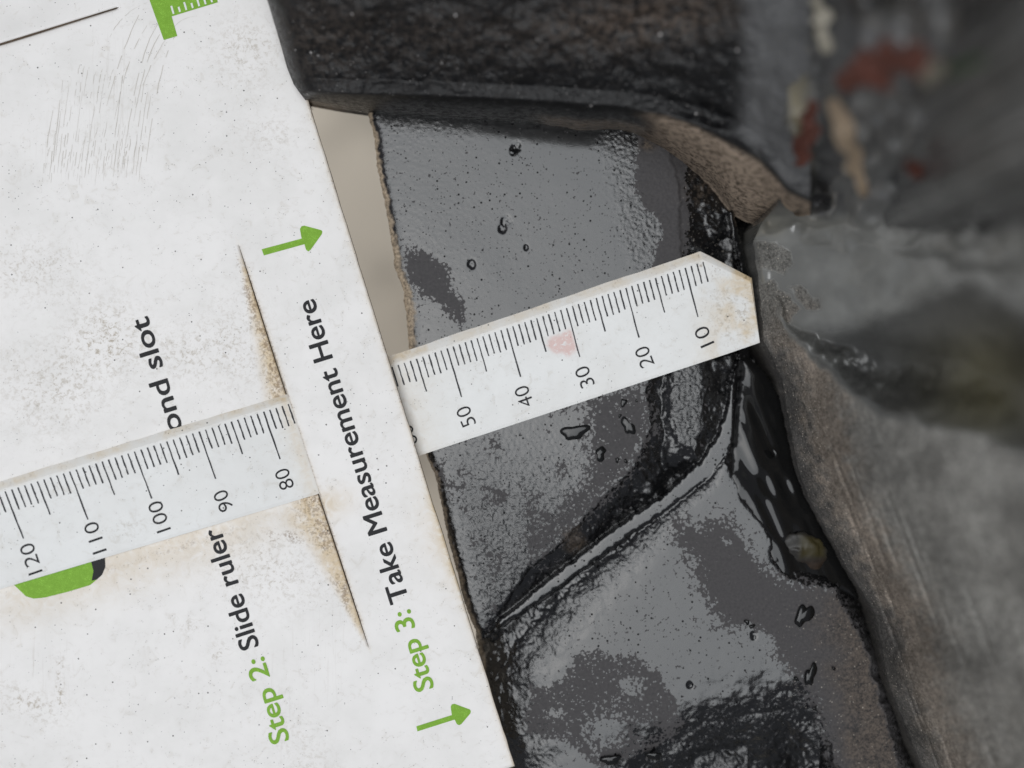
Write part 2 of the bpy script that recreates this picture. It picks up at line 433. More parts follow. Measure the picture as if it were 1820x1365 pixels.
    P4 = [(1140, 240), (1215, 270), (1222, 400), (1210, 490), (1160, 480), (1180, 400), (1150, 370), (1130, 330)]
    P5 = [(1030, 700), (1150, 690), (1160, 765), (1120, 840), (1040, 920), (950, 1000), (930, 960), (1040, 860), (1050, 760)]
    for P, k, w in ((P1, .86, 34), (P3, .85, 18), (P4, .95, 14), (P5, .66, 30)):
        dry = np.maximum(dry, k * sst(-w, w, poly_sd(wx, wy, P)))
    s2 = poly_sd(wx, wy, P2)
    dry = np.maximum(dry, .56 * sst(-10, 10, s2) + .05 * sst(0, 30, s2))
    for cx, cy, rr in ((1075, 1295, 40), (1120, 1220, 24), (1150, 1300, 22), (985, 1270, 14), (1010, 1180, 10), (1345, 1130, 16), (1365, 1142, 15), (1290, 960, 8), (1332, 985, 9)):
        dry -= .55 * blob(wx, wy, cx, cy, rr, rr * .8)
    dry = np.maximum(dry, .42 * A * sst(640, 760, PY) * sst(.0, .45, n + .1))
    dry = np.clip(dry, 0, 1)
    # shallow granular ground towards the lower right
    grain = .9 * sst(1330, 1440, PX + (PY - 1150) * .10) * sst(1000, 1080, PY) + .6 * sst(1195, 1225, PX) * sst(620, 560, PY) * sst(1345, 1310, PX)
    grain = np.clip(grain * (1 - sst(2, 8, out) * (PY > 600)) + .22 * sst(0, 25, out) * (PX < 1340), 0, 1)
    brown = .55 * sst(1425, 1530, PX - (PY - 1150) * .16 + 40 * n) * sst(1030, 1080, PY) * sst(-2, 6, c)
    rimn = fbm(PX / 7, PY / 12, 3, 51)
    rim_w = pl(PY, [(150, 5), (400, 8), (470, 14), (540, 16), (640, 12), (800, 5), (1000, 7), (1150, 9), (1300, 6)])
    rimc = sst(rim_w * 1.25, rim_w * .6, dE + 6 * rimn) * pl(PY, [(150, .9), (600, 1), (760, .9), (840, .4), (1365, .35)])
    brown = np.maximum(brown, sst(rim_w * 1.3, rim_w * .5, dE + 5 * rimn) * pl(PY, [(150, .8), (600, 1), (760, .8), (840, .35), (1365, .3)]))
    bp = poly_sd(wx, wy, [(1000, 945), (1030, 935), (1045, 965), (1020, 985), (1000, 975)])
    brown = np.maximum(brown, .35 * sst(-8, 8, bp))
    brown = np.maximum(brown, .55 * blob(wx, wy, 1245, 330, 22, 30) * sst(-.2, .3, fbm(PX / 6, PY / 6, 3, 61)))
    brown = np.maximum(brown, .8 * blob(wx, wy, 1152, 260, 14, 8))
    me = grid_solid("rock_slab", PX, PY, z, {"dry": dry, "grain": grain, "brown": brown, "bumpy": bumpy, "rimc": rimc}, BASE)
    o = make_obj("rock_slab", me, M_slab)
    tag(o, "flat black wet rock slab with grey shining water film under the ruler tip", "rock")
build_slab()

# ------------------------------------------------------------------ upper rock
def build_upper():
    ws = np.linspace(0, 1, 420)
    # profile: v 0..1 : front foot -> front face -> rounded rim -> sloping top
    nv = 210; v = np.linspace(0, 1, nv)
    V, W = np.meshgrid(v, ws, indexing='ij')
    foot = [(540, 181), (600, 192), (655, 200), (740, 207), (850, 214), (960, 221), (1030, 234), (1100, 231), (1150, 248), (1215, 287), (1260, 322), (1300, 372), (1345, 396), (1440, 400)]
    rim = [(475, 160), (540, 160), (600, 163), (760, 166), (900, 172), (1000, 178), (1100, 186), (1180, 197), (1240, 212), (1300, 235), (1350, 268), (1400, 330), (1450, 360)]
    # fraction along the profile
    f = np.clip(V / .22, 0, 1); top = np.clip((V - .22) / .78, 0, 1)
    yl = lambda y: pl(y, [(-220, 440), (-100, 458), (0, 475), (40, 487), (80, 499), (120, 510), (150, 522), (165, 533), (182, 548), (400, 560)])
    xg = 475 + W * (1440 - 475)
    yf = pl(xg, foot) + 2.5 * fbm(xg / 25, xg * 0, 3, 71) * sst(900, 1000, xg); yr = pl(xg, rim)
    fn = fbm(xg / 70, V * 9, 3, 72)
    y = np.where(V < .22, yf + (yr - yf) * f, yr + (-230 - yr) * top)
    x0 = yl(y); x = x0 + W * (1440 - x0)
    yf = pl(x, foot) + 2.5 * fbm(x / 25, x * 0, 3, 71) * sst(900, 1000, x); yr = pl(x, rim)
    y = np.where(V < .22, yf + (yr - yf) * f, yr + (-230 - yr) * top)
    H = pl(x, [(475, 9), (620, 10), (900, 13), (1150, 15), (1300, 17), (1450, 20)])
    zf = H * (1 - (1 - f) ** 1.7)
    zt = H + 17 * np.maximum(top - .055, 0) ** .9 + 1.2 * fbm(x / 120, y / 90, 3, 74) * sst(0, .15, top)
    z = np.where(V < .22, zf, zt)
    z = np.where(V < .03, z - .6, z) + .15
    # left end rolls over
    z -= 5.0 * np.exp(-(x - x0) / 14.0) * sst(.05, .3, V)
    z += (.35 * fbm(x / 22, y / 22, 3, 73) + .10 * fbm(x / 7, y / 7, 3, 75)) * sst(.10, .3, V) * sst(0, 60, x - x0)
    z -= 1.0 * np.exp(-((V - .24) / .03) ** 2) * sst(1080, 1200, x) * sst(-.2, .5, fbm(x / 90, y / 40, 3, 78))
    face = sst(.205, .17, V + .02 * fn) * np.maximum(sst(1120, 1190, x + 30 * fn), .55 * sst(930, 1000, x) * sst(.11, .05, V) )
    face = np.maximum(face, .45 * sst(.07, .03, V) * sst(640, 560, x))
    soil = np.clip(blob(x, y, 1150, 30, 170, 50, -8) * 1.0 + .28 * blob(x, y, 760, 60, 160, 60) + .3 * blob(x, y, 560, 60, 80, 90), 0, 1)
    grey = sst(1290, 1350, x + 20 * fn) * sst(.20, .25, V) * sst(420, 300, y)
    me = grid_solid("overhanging_rock", x[:, ::-1], y[:, ::-1], z[:, ::-1], {"face": face[:, ::-1].copy(), "soil": soil[:, ::-1].copy(), "grey": grey[:, ::-1].copy()}, -3.0)
    tag(make_obj("overhanging_rock", me, M_upper), "speckled black rock with rounded lip overhanging the slab and the card corner", "rock")
build_upper()

# ------------------------------------------------------------------ right hand rock face
WALL = {}
def wall_z(x, y):
    i = np.argmin((WALL['x'] - x) ** 2 + (WALL['y'] - y) ** 2); return WALL['z'].flat[i]
def build_wall():
    ys = np.arange(-190, 1500, 3.2); ds = np.linspace(0, 1, 260) ** 1.35 * 640
    PY, DD = np.meshgrid(ys, ds, indexing='ij')
    XB = [(-200, 1392), (60, 1400), (330, 1400), (365, 1380), (400, 1352), (430, 1339), (489, 1347), (560, 1354), (605, 1357), (618, 1364), (673, 1390), (720, 1398), (762, 1405), (789, 1410), (823, 1416),
          (882, 1436), (950, 1474), (1012, 1508), (1046, 1530), (1087, 1554), (1148, 1568), (1206, 1577), (1245, 1592), (1365, 1642), (1500, 1700)]
    kk = np.hanning(41); kk /= kk.sum(); yp = np.arange(-190 - 64, 1500 + 70, 3.2)
    xs = np.convolve(pl(yp, XB), kk, 'same')[20:20 + len(ys)]
    xb = pl(ys, XB) + 2.2 * fbm(ys / 14, ys * 0, 4, 81)
    w0 = np.exp(-DD / 60.0)
    PX = (xb[:, None] * w0 + xs[:, None] * (1 - w0)) + DD
    wpy = PY + 45 * fbm(PX / 90, PY / 90, 3, 88)
    zb = pl(wpy, [(-200, 26), (200, 24), (300, 18), (420, 3), (470, .6), (1500, .3)])
    rise = pl(PY, [(400, 44), (600, 44), (800, 52), (1500, 56)])
    zd = zb + rise * (1 - np.exp(-DD / 330.0))
    zw = zb + .055 * DD + .025 * (DD - 220 + np.hypot(DD - 220, 90)) + .011 * (430 - wpy + np.hypot(430 - wpy, 70)) * sst(0, 160, DD)
    n = fbm(PX / 70, PY / 70, 4, 82)
    rel = PX - (1345 + .315 * (PY - 430))
    strat = fbm(rel / 14, PY / 260, 4, 83)
    wx = PX + 10 * fbm(PX / 30, PY / 30, 3, 84); wy = PY + 10 * fbm(PX / 30, PY / 30, 3, 85)
    WET = [(1345, 470), (1362, 520), (1392, 575), (1405, 598), (1500, 690), (1560, 738), (1680, 765), (1760, 785), (1900, 850), (2400, 850), (2400, -300), (1330, -300), (1330, 420)]
    sdw = poly_sd(wx, wy, WET)
    wetm = sst(-6, 6, sdw); low = sst(5, np.clip((PX - 1380) * .45, 20, 150), sdw)
    z = zd * (1 - low) + zw * low
    for isl in ([(1342, 432), (1380, 428), (1402, 445), (1410, 470), (1395, 490), (1370, 480), (1350, 480)],
                [(1352, 505), (1375, 500), (1400, 525), (1418, 545), (1410, 568), (1390, 560), (1365, 535)],
                [(1402, 512), (1420, 508), (1450, 530), (1452, 548), (1430, 545)]):
        wetm *= 1 - sst(-5, 4, poly_sd(wx, wy, isl))
    z += (.08 * strat + .45 * n) * sst(0, 40, DD) * (1 - .85 * wetm)
    gr = np.zeros(PX.shape); R_ = random.Random(12)
    for k in range(26):
        r0 = R_.uniform(12, 260); y0 = R_.uniform(640, 1400); L = R_.uniform(20, 75); w = R_.uniform(1.5, 4.5)
        gr = np.maximum(gr, np.exp(-((rel - r0 - .06 * (PY - y0)) / w) ** 2 - ((PY - y0) / L) ** 2))
    z -= .6 * gr * (1 - wetm)
    z += 1.2 * fbm(PX / 140, PY / 110, 3, 86) * sst(20, 120, DD) + 3.5 * fbm(PX / 90, PY / 80, 3, 89) * sst(430, 300, PY) * sst(0, 60, DD)
    fines = fbm(PX / 7, PY / 7, 3, 80)
    z += .18 * fines * (1 - wetm) * sst(0, 15, DD)
    WALL.update(x=PX, y=PY, z=z)
    # stone colours, with wet sheen and the lobe's shade painted in
    def cc(*c): return np.array(c)
    col = np.zeros(PX.shape + (3,)) + cc(.215, .208, .192)
    def mixc(m, c): 
        nonlocal col
        col = col * (1 - m[..., None]) + cc(*c) * m[..., None]
    edge = np.exp(-((rel - 55) / 42.0) ** 2) * sst(480, 640, PY)
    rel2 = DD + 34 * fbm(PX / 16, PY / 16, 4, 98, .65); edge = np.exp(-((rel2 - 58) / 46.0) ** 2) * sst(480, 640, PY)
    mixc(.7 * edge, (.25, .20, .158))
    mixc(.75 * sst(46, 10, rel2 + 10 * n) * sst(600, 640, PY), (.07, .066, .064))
    mixc(sst(1000, 1365, PY) * .35, (.16, .15, .136))
    mixc(wetm, (.20, .20, .188))  # sky reflection on the wet area, painted as pale grey
    DARK = [(1402, 600), (1500, 582), (1570, 562), (1640, 520), (1720, 500), (1830, 560), (2100, 600), (2100, 900), (1820, 815), (1680, 768), (1560, 742), (1490, 692)]
    dk = sst(-26, 26, poly_sd(wx, wy, DARK)) * wetm
    mixc(dk * .8, (.024, .024, .023))  # shade of the unlit hollow, painted dark into the colour
    mixc(dk * blob(PX, PY, 1760, 680, 110, 100) * .75, (.085, .075, .035))
    up = sst(430, 360, PY) * wetm
    mixc(up * .8, (.10, .10, .102))
    mixc(up * .9 * sst(-.05, .35, fbm(PX / 60, PY / 120, 3, 87)), (.055, .052, .05))
    mixc(.9 * blob(wx, wy, 1420, 200, 16, 110, -4), (.22, .19, .12))
    mixc(.85 * blob(wx, wy, 1455, 350, 50, 25, 10), (.022, .022, .024))
    mixc(.95 * blob(wx, wy, 1580, 0, 50, 22), (.01, .01, .01))
    mixc(.7 * blob(wx, wy, 1560, 75, 60, 35, 20), (.16, .16, .17))
    mixc(.75 * blob(wx, wy, 1375, 400, 30, 18, -20), (.26, .25, .21))
    mixc(.7 * blob(wx, wy, 1450, 395, 70, 12, 6), (.24, .235, .21))
    spark = sst(150, 40, DD) * .9 + .12
    suv = np.stack([rel / 1000, (PY) / 1000 + 0 * DD, np.zeros(PX.shape)], -1)
    wet = wetm * (1 - .3 * dk)
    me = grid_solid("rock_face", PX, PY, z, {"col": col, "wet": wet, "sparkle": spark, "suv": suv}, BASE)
    tag(make_obj("rock_face", me, M_wall), "blurred grey brown grained rock face rising right of the ruler tip", "rock")
build_wall()

# ------------------------------------------------------------------ card
CARD_T = 1.5
SL0, SL1 = (424.0, 434.0), (656.0, 1152.0)          # slot ends
SLM = (SL1[0] - SL0[0]) / (SL1[1] - SL0[1])
EM = 0.3097
def edge_x(y): return 548 + (y - 180) * EM
def slot_x(y): return SL0[0] + (y - SL0[1]) * SLM
def slot_t(px, py):
    # position along the slot, measured at the foot of the row line
    n = -.313
    yy = (py + n * (SL0[0] - px) + 0 * px)
    yy = (py - n * px + n * (SL0[0] - SLM * SL0[1])) / (1 - n * SLM)
    return (yy - SL0[1]) / (SL1[1] - SL0[1])
def card_z(px, py, side=None):
    px = np.asarray(px, float); py = np.asarray(py, float)
    s = np.maximum((edge_x(py) - px) * .955, 0) * K
    z = 3.2 + .045 * s
    t = slot_t(px, py)
    gq = np.where((t > 0) & (t < 1), np.sin(np.pi * np.clip(t, 0, 1)) ** 1.2, 0)
    d = px - slot_x(py)
    right = d > 0 if side is None else np.full(px.shape, side > 0)
    z = z + np.where(right, .95 * gq, -.95 * gq * np.exp(-(d / 90.0) ** 2))
    return z

def build_card():
    root = empty("measuring_card", 0, 0, 0)
    tag(root, "scuffed white plastic measuring card with black and green lettering and slots", "measuring card")
    # columns: lines x = a + m*y, rows: y = b + n*x
    cols = []
    nA, nB = 150, 46
    aS = SL0[0] - SLM * SL0[1]; aE = 548 - EM * 180; aL = -585.0; mL = .372
    for i in range(nA): t = i / (nA - 1); cols.append((aL + (aS - aL) * t, mL + (SLM - mL) * t))
    iS = nA - 1
    for i in range(1, nB): t = i / (nB - 1); cols.append((aS + (aE - aS) * t, SLM + (EM - SLM) * t))
    n = -.309
    bS = 78.0      # second slot row passes (0,78)
    bs = [bS + (k) * 6.0 for k in range(-40, 262)]
    jB = 40
    Cc = np.array(cols); a = Cc[None, :, 0]; m = Cc[None, :, 1]; b = np.array(bs)[:, None]
    X = (a + m * b) / (1 - m * n); Y = b + n * X
    R, C = X.shape
    tS = slot_t(X[:, iS], Y[:, iS])
    inS = (tS > 0.001) & (tS < .999)
    inB = X[jB] < 212
    gap = np.where(inS, 2.6 * np.sin(np.pi * np.clip(tS, 0, 1)) ** .5, 0)
    # thin jitter on outer edge
    X[:, -1] += 1.2 * fbm(Y[:, -1] / 40, Y[:, -1] * 0, 3, 90)
    verts = []; ids = {}
    px_l, py_l, z_l = [], [], []
    def add(px, py, z): px_l.append(px); py_l.append(py); z_l.append(z); return len(px_l) - 1
    ZL = card_z(X, Y)
    ZLs = card_z(X[:, iS], Y[:, iS], -1); ZRs = card_z(X[:, iS], Y[:, iS], 1)
    liftB = lambda x: .9 * sst(220, 40, x)
    base_id = np.zeros((R, C), int); alt = {}
    # upper lip of second slot curls up slightly, fading over a few rows
    for j in range(R):
        for i in range(C):
            z = ZL[j, i]
            if j <= jB and X[j, i] < 225:
                z += liftB(X[j, i]) * math.exp(-((jB - j) / 5.0) ** 2) * .6
            if i == iS and inS[j]:
                base_id[j, i] = add(X[j, i] - gap[j], Y[j, i], ZLs[j])
                alt[(j, i, 'R')] = add(X[j, i] + gap[j] * .3, Y[j, i], ZRs[j])
            elif j == jB and inB[i]:
                base_id[j, i] = add(X[j, i], Y[j, i] - 1.0, z)
                alt[(j, i, 'D')] = add(X[j, i], Y[j, i] + 1.8, ZL[j, i] - .2)
            else:
                base_id[j, i] = add(X[j, i], Y[j, i], z)
    q = []
    for j in range(R - 1):
        for i in range(C - 1):
            f = []
            for (jj, ii) in ((j, i), (j + 1, i), (j + 1, i + 1), (j, i + 1)):
                v = base_id[jj, ii]
                if ii == iS and i == iS and (jj, ii, 'R') in alt: v = alt[(jj, ii, 'R')]
                if jj == jB and j == jB and (jj, ii, 'D') in alt: v = alt[(jj, ii, 'D')]
                f.append(v)
            q.append(f)
    px = np.array(px_l); py = np.array(py_l); z = np.array(z_l)
    x_, y_, z_ = un(px, py, z)
    # wear
    dS = px - slot_x(py); t = slot_t(px, py)
    along = np.clip(t, 0, 1); nn = fbm(px / 40, py / 40, 4, 91); n2 = fbm(px / 12, py / 12, 3, 92)
    inside = sst(-.03, .08, t) * sst(1.03, .92, t)
    w_up = pl(t, [(0, 4), (.12, 18), (.25, 34), (.36, 46), (.40, 46), (.60, 60), (.66, 95), (.72, 60), (.85, 30), (1, 5)])
    left = (dS < 0)
    stain = .75 * np.where(left, np.exp(-(np.abs(dS + 10) / np.maximum(w_up * .55, 3)) ** 2), 0) * inside * sst(-.5, .45, nn + .25)
    stain = np.maximum(stain, np.where(dS >= 0, np.exp(-np.abs(dS) / 2.5) * .8, 0) * inside)
    yellow = np.where(left, sst(1.15, .35, np.abs(dS) / np.maximum(w_up, 2)), .5 * np.exp(-np.abs(dS) / 4)) * inside * .9
    dEd = edge_x(py) - px
    yellow = np.maximum(yellow, .75 * np.exp(-dEd / 22) * blob(px * 0, py, 0, 960, 1, 90) + .55 * np.exp(-dEd / 5))
    yellow = np.maximum(yellow, .45 * np.exp(-((py - (1003 - .31 * (px - 200))) / 55.0) ** 2) * sst(620, 380, px) * sst(-60, 60, px))
    yellow = np.maximum(yellow, .8 * blob(px, py, 555, 905, 60, 26, -17))
    stain = np.maximum(stain, .55 * np.exp(-dEd / 5) * sst(.0, .4, nn))
    stain = np.maximum(stain, .7 * blob(px, py, 505, 955, 40, 24, -10) * sst(-.1, .3, n2))
    rust = np.exp(-((py - (1010 - .32 * (px - 200)) - 6 * n2) / 4.0) ** 2) * sst(100, 200, px) * sst(460, 380, px)
    stain = np.maximum(stain, .45 * rust)
    smudge = .5 * blob(px, py, 470, 1010, 110, 60, 20) + .45 * blob(px, py, 420, 610, 60, 80) + .9 * blob(px, py, 190, 600, 60, 55) + .6 * blob(px, py, 90, 690, 90, 70) + .5 * blob(px, py, 330, 630, 60, 45) \
        + .5 * blob(px, py, 60, 480, 90, 50) + 1.0 * np.exp(-((px - 107 - 5 * n2) / 5.5) ** 2) * sst(1150, 1180, py) * sst(1268, 1245, py) + .75 * blob(px, py, 50, 1250, 60, 25, 20) \
        + .6 * blob(px, py, 390, 1160, 18, 18) + .5 * blob(px, py, 340, 1110, 26, 14) + .5 * blob(px, py, 440, 90, 60, 60) + .35 * blob(px, py, 480, 240, 50, 40) + .3 * blob(px, py, 540, 1330, 90, 40, 60)
    scratch = np.clip(.25 * blob(px, py, 165, 270, 90, 62) + .15 * blob(px, py, 215, 130, 62, 95, 18) + .2 * blob(px, py, 540, 1200, 60, 130, 20) + .25 * blob(px, py, 70, 1190, 60, 50), 0, 1)
    scratch *= sst(330, 312, py + .0 * px) * (py < 400) + (py >= 400)
    me = mesh_raw("sheet", np.stack([x_, y_, z_], 1), q, True,
                  {"stain": np.clip(stain, 0, 1), "yellow": np.clip(yellow, 0, 1), "scratch": scratch, "smudge": np.clip(smudge, 0, 1), "pink": px * 0})
    o = make_obj("sheet", me, M_card, root)
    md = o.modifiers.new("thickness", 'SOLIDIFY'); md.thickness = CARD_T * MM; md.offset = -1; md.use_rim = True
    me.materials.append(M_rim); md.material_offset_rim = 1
    return root
card = build_card()

# ------------------------------------------------------------------ printing helpers
def glyph_mesh(txt, bold=0.0, spacing=1.0):
    cu = bpy.data.curves.new("t", 'FONT'); cu.body = txt; cu.size = 1.0; cu.offset = bold; cu.resolution_u = 5
    cu.space_character = spacing; cu.fill_mode = 'FRONT'
    o = bpy.data.objects.new("t", cu); COL.objects.link(o)
    dg = bpy.context.evaluated_depsgraph_get(); ev = o.evaluated_get(dg); me = ev.to_mesh()
    v = np.array([p.co[:] for p in me.vertices]); f = [tuple(p.vertices) for p in me.polygons]
    ev.to_mesh_clear(); bpy.data.objects.remove(o); bpy.data.curves.remove(cu)
    return v, f
CAP = None
def print_text(name, txt, S, E, H, zf, mat, parent, bold=0.0, spacing=1.0, up=None):
    global CAP
    v, f = glyph_mesh(txt, min(bold, 0), spacing)
    lay = np.zeros(len(v))
    if bold > 0:
        V, F, Ly = [], [], []
        for k, (dx, dy) in enumerate(((0, 0), (1, 0), (-1, 0), (0, 1), (0, -1), (.7, .7), (-.7, .7), (.7, -.7), (-.7, -.7))):
            F += [tuple(i + len(v) * k for i in q) for q in f]; V.append(v + [dx * bold, dy * bold * .8, 0]); Ly.append(np.full(len(v), k * .003))
        v = np.concatenate(V); f = F; lay = np.concatenate(Ly)
    if CAP is None:
        c, _ = glyph_mesh("H"); CAP = c[:, 1].max()
    S = np.array(S, float); E = np.array(E, float); L = np.hypot(*(E - S)); d = (E - S) / L
    u = np.array([d[1], -d[0]]) if up is None else np.array(up) / np.hypot(*up)
    x0, x1 = v[:, 0].min(), v[:, 0].max()
    xx = (v[:, 0] - x0) / (x1 - x0) * L; yy = v[:, 1] / CAP * H
    px = S[0] + d[0] * xx + u[0] * yy; py = S[1] + d[1] * xx + u[1] * yy
    z = zf(px, py) + .05 + lay
    me = bpy.data.meshes.new(name); x, y, zz = un(px, py, z)
    me.from_pydata(np.stack([x, y, zz], 1).tolist(), [], f); me.update()
    return make_obj(name, me, mat, parent)

def print_poly(name, polys, zf, mat, parent, eps=.05):
    vs, fs = [], []
    for P in polys:
        k = len(vs)
        for p in P: vs.append(p)
        fs.append(tuple(range(k, k + len(P))))
    a = np.array(vs, float); z = zf(a[:, 0], a[:, 1]) + eps
    x, y, zz = un(a[:, 0], a[:, 1], z)
    me = bpy.data.meshes.new(name); me.from_pydata(np.stack([x, y, zz], 1).tolist(), [], fs); me.update()
    return make_obj(name, me, mat, parent)

cz = lambda x, y: card_z(x, y)
print_text("lettering", "Take Measurement Here", (727, 1066), (558, 530), 34, cz, M_black, card, .017)["label"] = "black words Take Measurement Here"
print_text("lettering", "Step 3:", (772, 1222), (728, 1082), 34, cz, M_green, card, .017)["label"] = "green words Step 3"
print_text("lettering", "Step 2:", (515, 1315), (468, 1166), 34, cz, M_green, card, .017)["label"] = "green words Step 2"
print_text("lettering", "Slide ruler", (461, 1148), (391, 936), 34, cz, M_black, card, .017)["label"] = "black words Slide ruler"
print_text("lettering", "second slot", (350, 842), (262, 561), 34, cz, M_black, card, .017)["label"] = "black words second slot partly under the ruler"

def arrow(P): return print_poly("arrow", [P], cz, M_green, card)
arrow([(465, 443), (536, 424), (533, 407), (536, 402), (541, 401), (571, 409), (573, 412), (572, 416), (552, 444), (548, 447), (544, 444), (541, 434), (469, 454)])
arrow([(740, 1291), (803, 1271), (801, 1256), (803, 1252), (808, 1251), (835, 1261), (837, 1264), (836, 1268), (820, 1287), (816, 1289), (812, 1287), (808, 1279), (742, 1300)])
icon = print_poly("ruler_icon", [[(256, -30), (266, 1), (291, 71), (315, 64), (305, 29), (387, 4), (380, -30)]], cz, M_green, card)
icon["label"] = "green printed ruler symbol at the top of the card"
tk = []
for k in range(7):
    x = 307 + k * 11.4; y = 25 - k * 3.4; L = 14 if k % 2 == 0 else 9
    tk.append([(x, y), (x + 3.2, y - 1), (x + 3.2 - L * .3, y - 1 - L), (x - L * .3, y - L)])
print_poly("icon_tick", tk, cz, M_white, icon, .09).parent = icon
print_poly("logo_patch", [[(38, 1052), (46, 1060), (60, 1064), (80, 1062), (120, 1052), (160, 1040), (172, 1030), (182, 1012), (182, 985), (20, 1035)]], cz, M_green, card)["label"] = "green rounded printed patch under the ruler edge"
print_poly("logo_patch", [[(163, 1032), (172, 1030), (181, 1022), (187, 1008), (186, 985), (160, 990), (166, 1015)]], cz, M_black, card, .08)

# thin scuff lines on the upper left of the card
def scuffs():
    rr = random.Random(5); polys = []
    def line(p0, c, p1, w):
        pts = []
        for k in range(15):
            t = k / 14; x = (1-t)**2*p0[0] + 2*t*(1-t)*c[0] + t*t*p1[0]; y = (1-t)**2*p0[1] + 2*t*(1-t)*c[1] + t*t*p1[1]
            pts.append((x + rr.uniform(-.6, .6), y, w * (.25 + .75 * math.sin(math.pi * min(1, .08 + t * .9))) * rr.uniform(.5, 1.2)))
        for a, b in zip(pts[:-1], pts[1:]):
            if rr.random() < .28: continue
            polys.append([(a[0] - a[2], a[1]), (a[0] + a[2], a[1]), (b[0] + b[2], b[1]), (b[0] - b[2], b[1])])
    for k in range(34):
        x = 78 + k * 5.2 + rr.uniform(-2, 2); top = rr.uniform(215, 270) if rr.random() < .6 else rr.uniform(120, 200)
        line((x + (330 - top) * .10 + rr.uniform(-3, 3), top), (x + 2, 270), (x - 3, rr.uniform(300, 332)), rr.uniform(.35, .8))
    for k in range(9):
        x = 132 + k * 10 + rr.uniform(-2, 2); line((x + 8, 118 + rr.uniform(-4, 10)), (x + 3, 132), (x - 2, 150 + rr.uniform(0, 40)), rr.uniform(.4, .8))
    for k in range(6):
        x = 190 + k * 14; line((x + 62 + rr.uniform(-9, 9), 20 + rr.uniform(0, 40)), (x + 25, 90), (x - 2 + rr.uniform(-8, 8), 200 + rr.uniform(-30, 110)), rr.uniform(.6, 1.1))
    line((262, 4), (215, 22), (195, 66), .9); line((310, 48), (330, 22), (378, 30), .7)
    a = np.array([p for q in polys for p in q]); 
    o = print_poly("scuff_lines", polys, cz, mat_simple("brown_grime", (.46, .42, .36, 1), (.74, .72, .68, 1), .5, .7), card, .03)
    o["kind"] = "stuff"
scuffs()

# ------------------------------------------------------------------ ruler
RT = .8
def foot(u):
    return np.array([pl(u, [(-5, 1394.5), (10, 1237), (50, 817), (80, 493), (120, 41), (160, -411)]), pl(u, [(-5, 496), (10, 550), (50, 694), (80, 803), (120, 956), (160, 1109)])])
def tx(u): return float(pl(u, [(0, .255), (10, .262), (30, .27), (50, .298), (80, .347), (120, .39), (150, .40)]))
def meet(F, t, P, Q):
    # point F + (t,1)*k on line PQ
    mq = (Q[1] - P[1]) / (Q[0] - P[0]); k = (P[1] + mq * (F[0] - P[0]) - F[1]) / (1 - mq * t)
    return np.array([F[0] + t * k, F[1] + k])
def ruler_lines(u):
    F = foot(u); t = tx(u)
    R_ = [meet(F, t, *ln) for ln in (((690, 634), (1243, 447)), ((694, 648), (1253, 459)), ((748, 809), (1350, 610)))]
    L_ = [meet(F, t, *ln) for ln in (((0, 856), (505, 702)), ((0, 871), (509, 714)), ((0, 1047), (565, 878)))]
    w = float(sst(63, 75, u))
    return [a * (1 - w) + b * w for a, b in zip(R_, L_)]
def ruler_zu(u): return pl(u, [(-3, 1.15), (0, 1.15), (20, 1.2), (45, 1.25), (58, 1.7), (66, 2.5), (77, 3.82), (84, 4.75), (92, 5.6), (110, 6.4), (160, 8.7)])
def ruler_z(px, py):
    us = np.linspace(-6, 160, 900); f = np.array([foot(u) for u in us]); d = np.array([[tx(u), 1] for u in us])
    px = np.atleast_1d(px); py = np.atleast_1d(py); o = []
    for x, y in zip(px, py):
        e = np.abs((x - f[:, 0]) - d[:, 0] * (y - f[:, 1])); o.append(us[e.argmin()])
    return ruler_zu(np.array(o))

